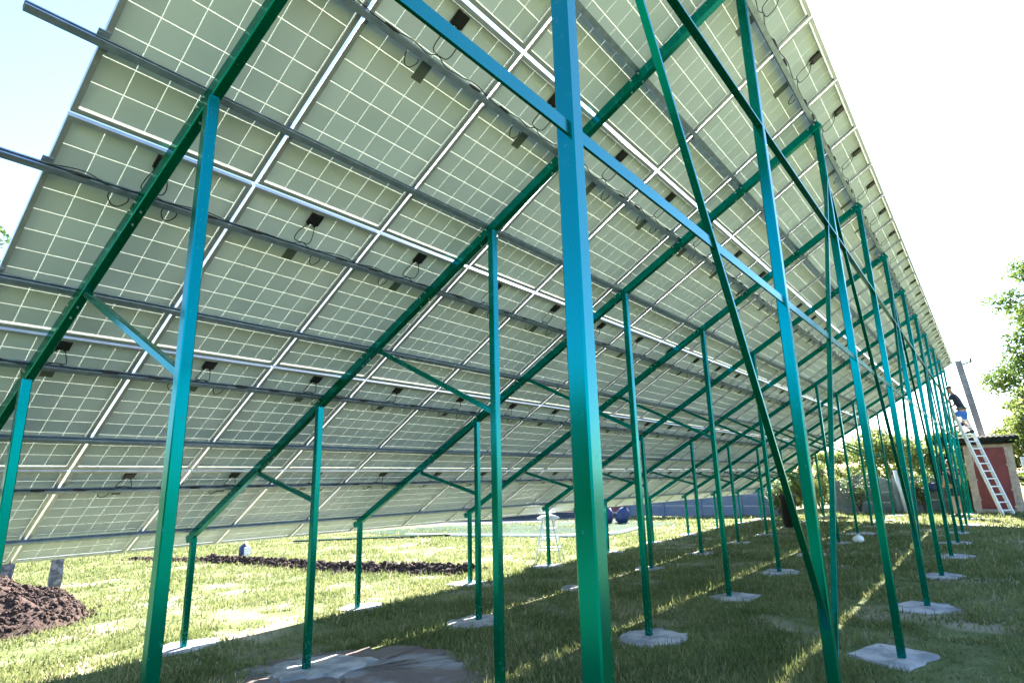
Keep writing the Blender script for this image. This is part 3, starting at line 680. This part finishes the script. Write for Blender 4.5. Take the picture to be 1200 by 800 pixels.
# ------------------------------------------------------------------ people
def skin_obj(name, pts, edges, radii, m, parent, root=0, sub=1):
    me = bpy.data.meshes.new(name); me.from_pydata(pts, edges, []); me.materials.append(m)
    o = link(name, me, parent); sk = o.modifiers.new('skin', 'SKIN'); sk.use_smooth_shade = True
    for i, r in enumerate(radii):
        r = r if isinstance(r, tuple) else (r, r)
        me.skin_vertices[0].data[i].radius = r
    me.skin_vertices[0].data[root].use_root = True
    s = o.modifiers.new('sub', 'SUBSURF'); s.levels = sub; s.render_levels = sub; return o
def add_skin_layer(me):
    pass
def person(loc, rotz, J, label, cloth, hairm, shirt, shorts):
    """J: joint dict in local coords (x forward, y left, z up)"""
    o = thing('person', label, 'person', loc, rot=(0,0,rotz))
    names = []; pts = []; rad = []; E = []
    def P(n, v, r): names.append(n); pts.append(v); rad.append(r); return len(pts)-1
    P('pel', J['pel'], (.12,.10)); P('bel', J['bel'], (.115,.09)); P('chest', J['chest'], (.135,.10)); P('neck', J['neck'], .055); P('head0', J['head0'], .055); P('head', J['head'], (.075,.085)); P('top', J['top'], (.062,.075))
    E += [(0,1),(1,2),(2,3),(3,4),(4,5),(5,6)]
    for s in ('l','r'):
        a = P('sh', J[s+'sh'], .055); b = P('el', J[s+'el'], .04); c = P('wr', J[s+'wr'], .026); d = P('palm', J[s+'palm'], (.034,.018))
        E += [(2,a),(a,b),(b,c),(c,d)]
        pv = Vector(J[s+'palm']); fd = (pv-Vector(J[s+'wr'])).normalized(); side = fd.cross(Vector((0,0,1))); side = side.normalized() if side.length > .1 else Vector((0,1,0))
        for q in range(4):
            f0 = P('f', tuple(pv+fd*.045+side*(.026-.0175*q)), .0095); f1 = P('f', tuple(pv+fd*(.075+(.012 if q in (1,2) else 0))+side*(.027-.018*q)+Vector((0,0,-.02))), .008); E += [(d,f0),(f0,f1)]
        f0 = P('t', tuple(pv+side*.045+fd*.015), .010); E.append((d,f0))
        a = P('hip', J[s+'hip'], .085); b = P('knee', J[s+'kn'], .055); bb = P('calf', J[s+'calf'], .052); c = P('ank', J[s+'an'], .036); d = P('toe', J[s+'toe'], (.04,.028))
        E += [(0,a),(a,b),(b,bb),(bb,c),(c,d)]
    body = bpy.data.meshes.new('body'); body.from_pydata(pts, E, []); 
    ob = link('body', body, o); ob.modifiers.new('skin', 'SKIN').use_smooth_shade = True
    body.materials.append(M['skin'])
    for i, r in enumerate(rad): body.skin_vertices[0].data[i].radius = r if isinstance(r, tuple) else (r, r)
    for i in range(len(rad)): body.skin_vertices[0].data[i].use_root = (i == 0)
    ss = ob.modifiers.new('sub', 'SUBSURF'); ss.levels = 2; ss.render_levels = 2
    def shell(name, keys, links_, radii, m):
        me = bpy.data.meshes.new(name); me.from_pydata([J[k] if isinstance(k, str) else k for k in keys], links_, []); me.materials.append(m)
        q = link(name, me, o); q.modifiers.new('skin', 'SKIN').use_smooth_shade = True
        for i, r in enumerate(radii): me.skin_vertices[0].data[i].radius = r if isinstance(r, tuple) else (r, r)
        for i in range(len(radii)): me.skin_vertices[0].data[i].use_root = (i == 0)
        s_ = q.modifiers.new('sub', 'SUBSURF'); s_.levels = 2; s_.render_levels = 2; return q
    mid = lambda a, b, u: tuple(Vector(J[a]).lerp(Vector(J[b]), u))
    shell('shirt', ['bel','chest',mid('chest','neck',.75),'lsh',mid('lsh','lel',.55),'rsh',mid('rsh','rel',.55),mid('bel','pel',.55)], [(0,1),(1,2),(1,3),(3,4),(1,5),(5,6),(0,7)], [(.14,.115),(.165,.125),.075,.075,.068,.075,.068,(.145,.12)], shirt)
    shell('shorts', ['pel','lhip',mid('lhip','lkn',.72),'rhip',mid('rhip','rkn',.72),mid('pel','bel',.3)], [(0,1),(1,2),(0,3),(3,4),(0,5)], [(.145,.125),.112,.095,.112,.095,(.14,.12)], shorts)
    hp = Vector(J['head']); tp = Vector(J['top']); ax = (tp-hp).normalized()
    fw = Vector(J.get('face', (1,0,0))).normalized(); fw = (fw-ax*fw.dot(ax)).normalized(); sd = ax.cross(fw)
    def W_(a, b, c): return hp+fw*a+sd*b+ax*c
    # hair cap
    mb = MB(); vs = []; fs = []; n1, n2 = 8, 16
    for i in range(n1+1):
        ph = math.pi*.56*i/n1
        for k in range(n2):
            a = 2*math.pi*k/n2; cut = 1-.32*max(0, math.cos(a))*(i/n1)
            p2 = ph*cut; vs.append(W_(.098*math.sin(p2)*math.cos(a)-.012, .084*math.sin(p2)*math.sin(a), .035+.082*math.cos(p2)))
    for i in range(n1):
        for k in range(n2): fs.append((i*n2+k, i*n2+(k+1)%n2, (i+1)*n2+(k+1)%n2, (i+1)*n2+k))
    mb.add(vs, fs); mb.build('hair', hairm, o, True)
    mb = MB(); mb.tube([W_(.075,0,.02), W_(.10,0,-.012), W_(.085,0,-.022)], [.008,.013,.008], 8)
    for s in (-1, 1): mb.tube([W_(-.005, s*.078, .015), W_(-.01, s*.09, .0), W_(0, s*.08, -.025)], [.012,.014,.007], 8)
    mb.build('nose_and_ears', M['skin'], o, True)
    mb = MB()
    for s in (-1, 1): mb.tube([W_(.078, s*.03, .012), W_(.088, s*.03, .012)], .009, 8)
    mb.tube([W_(.082,-.022,-.05), W_(.088,0,-.05), W_(.082,.022,-.05)], .004, 6); mb.build('eyes_and_mouth', M['hair'], o)
    for s in ('l','r'):
        mb = MB(); a = Vector(J[s+'an']); t2 = Vector(J[s+'toe']); d = (t2-a); d.z *= .3
        mb.tube([a-d.normalized()*.05+Vector((0,0,.01)), a+Vector((0,0,-.02)), a.lerp(t2,.6), t2+d.normalized()*.06], [.042,.054,.048,.03], 10); mb.build('shoe', M['shoe'], o, True)
    return o
# worker on the ladder, facing the frame (+x local = towards the array)
wp = Vector((23.72,-7.2,2.80))
J = dict(pel=(.0,0,.72), bel=(.04,0,.87), chest=(.14,0,1.13), neck=(.22,0,1.32), head0=(.24,0,1.37), head=(.28,0,1.46), top=(.30,0,1.55), face=(.9,.2,-.25),
         lsh=(.17,.17,1.22), lel=(.32,.22,1.00), lwr=(.52,.14,1.06), lpalm=(.58,.11,1.10), rsh=(.17,-.17,1.22), rel=(.28,-.24,.95), rwr=(.48,-.16,.86), rpalm=(.54,-.13,.88),
         lhip=(.02,.09,.68), lkn=(.26,.12,.52), lcalf=(.18,.12,.42), lan=(.06,.12,.28), ltoe=(.20,.13,.24), rhip=(-.02,-.09,.66), rkn=(.10,-.12,.36), rcalf=(.03,-.12,.24), ran=(-.10,-.12,.05), rtoe=(.05,-.13,.02))
man = person(wp, math.radians(75), J, 'worker in a dark navy shirt and blue shorts standing high on the ladder', 'navy', M['hair'], M['navy'], M['shorts'])
mb = MB(); mb.lathe([(.150,0),(.156,.015),(.156,.045),(.150,.06)], (0.035,0,.765), n=20, sq=(1,1)); mb.build('tool_belt', M['belt'], man, True)
# person standing among the far posts
J2 = dict(pel=(0,0,.92), bel=(0,0,1.06), chest=(.01,0,1.30), neck=(.02,0,1.49), head0=(.03,0,1.54), head=(.04,0,1.62), top=(.04,0,1.71), face=(1,0,0),
          lsh=(0,.18,1.40), lel=(.02,.24,1.13), lwr=(.16,.20,.95), lpalm=(.22,.17,.93), rsh=(0,-.18,1.40), rel=(.02,-.24,1.13), rwr=(.10,-.24,.90), rpalm=(.14,-.24,.84),
          lhip=(0,.09,.88), lkn=(.03,.11,.50), lcalf=(.0,.11,.38), lan=(-.02,.11,.08), ltoe=(.12,.13,.03), rhip=(0,-.09,.88), rkn=(.03,-.11,.50), rcalf=(0,-.11,.38), ran=(-.02,-.12,.08), rtoe=(.12,-.14,.03))
person((22.4,-6.64,G(22.45,-6.64)), math.radians(40), J2, 'person in dark clothes with bare legs standing among the far posts', 'navy', M['hair'], M['navy'], M['navy'])

# ------------------------------------------------------------------ trees and bushes
def leaves(cl, n, size, seed, flat=.0):
    """cl: list of (centre, radii, weight) ellipsoidal clumps; returns quad corners"""
    r = np.random.default_rng(seed); w_ = np.array([c[2] for c in cl], float); w_ /= w_.sum()
    k = r.choice(len(cl), n, p=w_); C0 = np.array([c[0] for c in cl])[k]; R0 = np.array([c[1] for c in cl])[k]
    d = r.normal(size=(n, 3)); d /= np.linalg.norm(d, axis=1)[:, None]; q = r.random(n)**.45
    c = C0+d*R0*q[:, None]
    u = r.normal(size=(n, 3)); u /= np.linalg.norm(u, axis=1)[:, None]
    v = np.cross(u, r.normal(size=(n, 3))); v /= np.linalg.norm(v, axis=1)[:, None]
    s = size*r.uniform(.6, 1.3, n)[:, None]
    return np.stack([c-u*s, c-v*s*.45, c+u*s, c+v*s*.45], 1).reshape(-1, 3)
def tree(name, label, cat, loc, h, crown_r, nclump, nleaf, leafsize, lm, seed, trunk_r=.16, crown_from=.35, group=None, squash=1.0, limbs=7):
    r = random.Random(seed); o = thing(name, label, cat, loc, group)
    mb = MB(); top = Vector((r.uniform(-.3,.3), r.uniform(-.3,.3), h*.82))
    pts = [Vector((0,0,-.2))]+[top*(k/5)+Vector((r.uniform(-.1,.1), r.uniform(-.1,.1), 0))*(k/5)*h*.1 for k in range(1,6)]
    mb.tube(pts, [trunk_r*1.25]+[trunk_r*(1-.8*k/5) for k in range(1,6)], 10)
    cl = []
    lims = []
    for k in range(limbs):
        u = crown_from+(.95-crown_from)*k/limbs; st = top*u; a = r.uniform(0, 6.28)+k*2.4
        ln = crown_r*(.9-.45*u)*r.uniform(.8, 1.1); en = st+Vector((math.cos(a)*ln, math.sin(a)*ln, ln*.55*r.uniform(.5,1.2)))
        mid_ = st.lerp(en, .5)+Vector((0,0,-.05*ln)); lims.append((st, mid_, en))
        mb.tube([st, mid_, en], [trunk_r*(1-u)*.6+.02, trunk_r*.3*(1-u)+.015, .012], 7)
    mb.build('trunk', M['bark'], o, True)
    for k in range(nclump):
        a = r.uniform(0, 6.28); u = crown_from+(1-crown_from)*r.random()**.8
        prof = math.sin(math.pi*min(1, max(.08, (u-crown_from)/(1-crown_from)*.88+.12)))**.6
        q = crown_r*prof*math.sqrt(r.random())
        c = (math.cos(a)*q+top.x*u, math.sin(a)*q+top.y*u, h*u*squash)
        s = crown_r*r.uniform(.13, .30); cl.append((c, (s*1.15, s*1.15, s*.75), s**2))
    for st, m_, en in lims: cl.append((tuple(en), (crown_r*.2,)*3, (crown_r*.2)**2))
    me = np_mesh('crown', leaves(cl, nleaf, leafsize, seed), 4, lm); link('crown', me, o); return o

tree('tree', 'large leafy tree right of the utility pole, its crown cut by the right edge', 'tree', (33,-11.6,G(33,-11.6)), 10.2, 3.6, 95, 42000, .10, M['leaf1'], 21, trunk_r=.24, crown_from=.12, limbs=11)
tree('tree', 'lighter green tree standing behind the roof of the brick shed', 'tree', (31.5,-8.9,G(31,-9)), 4.3, 1.9, 50, 22000, .075, M['leaf2'], 22, trunk_r=.12, crown_from=.1)
tree('tree', 'bright green tree behind the fence seen between the last green posts', 'tree', (30.2,-4.2,G(30,-4)), 3.15, 2.2, 45, 19000, .075, M['leaf2'], 23, crown_from=.1, group='trees behind the far fence')
tree('tree', 'bright bushy tree behind the gap in the far fence', 'tree', (29.5,-1.0,G(29.5,-1)), 2.5, 1.9, 45, 22000, .07, M['leaf2'], 24, crown_from=.08, group='trees behind the far fence')
tree('tree', 'green tree behind the straight topped fence bay left of the shed', 'tree', (31.5,-6.6,G(31,-6)), 2.9, 1.8, 40, 16000, .075, M['leaf1'], 25, crown_from=.1, group='trees behind the far fence')
tree('tree', 'distant tree whose top shows past the left edge of the array', 'tree', (2.2, 23.5,G(2,23)), 13.6, 3.2, 60, 22000, .12, M['leaf1'], 26, trunk_r=.3, crown_from=.25, limbs=9)

def bush(name, label, cat, loc, h, r_, n, size, lm, seed, petals=0, dark=False):
    r = random.Random(seed); o = thing(name, label, cat, loc); mb = MB(); cl = []
    for k in range(9):
        a = k*2.4+r.uniform(-.4,.4); e = Vector((math.cos(a)*r_*r.uniform(.3,.9), math.sin(a)*r_*r.uniform(.3,.9), h*r.uniform(.6,1)))
        mb.tube([(0,0,0), e*.5+Vector((0,0,h*.1)), e], [.018,.012,.006], 6); cl.append((tuple(e), (r_*.35,r_*.35,h*.2), 1)); cl.append((tuple(e*.6), (r_*.35,r_*.35,h*.2), .8))
    mb.build('stems', M['bark'], o); link('foliage', np_mesh('foliage', leaves(cl, n, size, seed), 4, lm), o)
    if petals: link('blossoms', np_mesh('blossoms', leaves(cl, petals, size*.9, seed+1), 4, M['petal']), o)
    return o
bush('flowering_bush', 'flowering bush with pale pink blossoms in the gap of the far fence', 'bush', (24.7,-2.35,G(24.7,-2.3)), 1.75, .6, 3800, .045, M['leaf2'], 41, petals=500)
bush('shrub', 'dark glossy shrub in front of the blue-grey fence beside the black bin', 'shrub', (24.6,-.85,G(24.6,-.8)), 1.4, .55, 2200, .045, M['leaf1'], 42, petals=300)
bush('shrub', 'dark shrub climbing the arched fence bay', 'shrub', (25.55,-3.5,G(25.5,-3.5)), 1.5, .7, 1100, .04, M['leaf1'], 43, petals=160)
bush('shrub', 'green shrub growing between the far posts and the brick shed', 'shrub', (25.0,-6.75,G(25,-6.7)), 1.8, .5, 2600, .045, M['leaf1'], 44, petals=200)
bush('shrub', 'low shrub on the fence right of the leaning pipe', 'shrub', (25.4,-5.55,G(25.4,-5.5)), 1.35, .5, 1600, .04, M['leaf1'], 45, petals=140)
bush('shrub', 'green shrub at the right side of the brick shed', 'shrub', (25.6,-9.6,G(25.6,-9.6)), 1.9, .8, 5000, .06, M['leaf3'], 46)

# tall hedge of trees along the near boundary, behind the photographer
rh = random.Random(9); hc = []
for k in range(150):
    y = -34+62*k/150+rh.uniform(-.5,.5); x = -15.5+rh.uniform(-1.2,1.2)
    hz_ = rh.uniform(1.6, 3.6)
    hc.append(((x, y, hz_), (1.5, 1.4, 1.5), 1)); hc.append(((x, y, hz_*.45), (1.4, 1.5, 1.6), 1))
kind(link('tree_line', np_mesh('tree_line', leaves(hc, 60000, .24, 77), 4, M['leaf1'])), 'stuff')
for o_ in COL.objects:
    if 'label' in o_ and not 4 <= len(o_['label'].split()) <= 16: print('LABEL', len(o_['label'].split()), o_['label'])
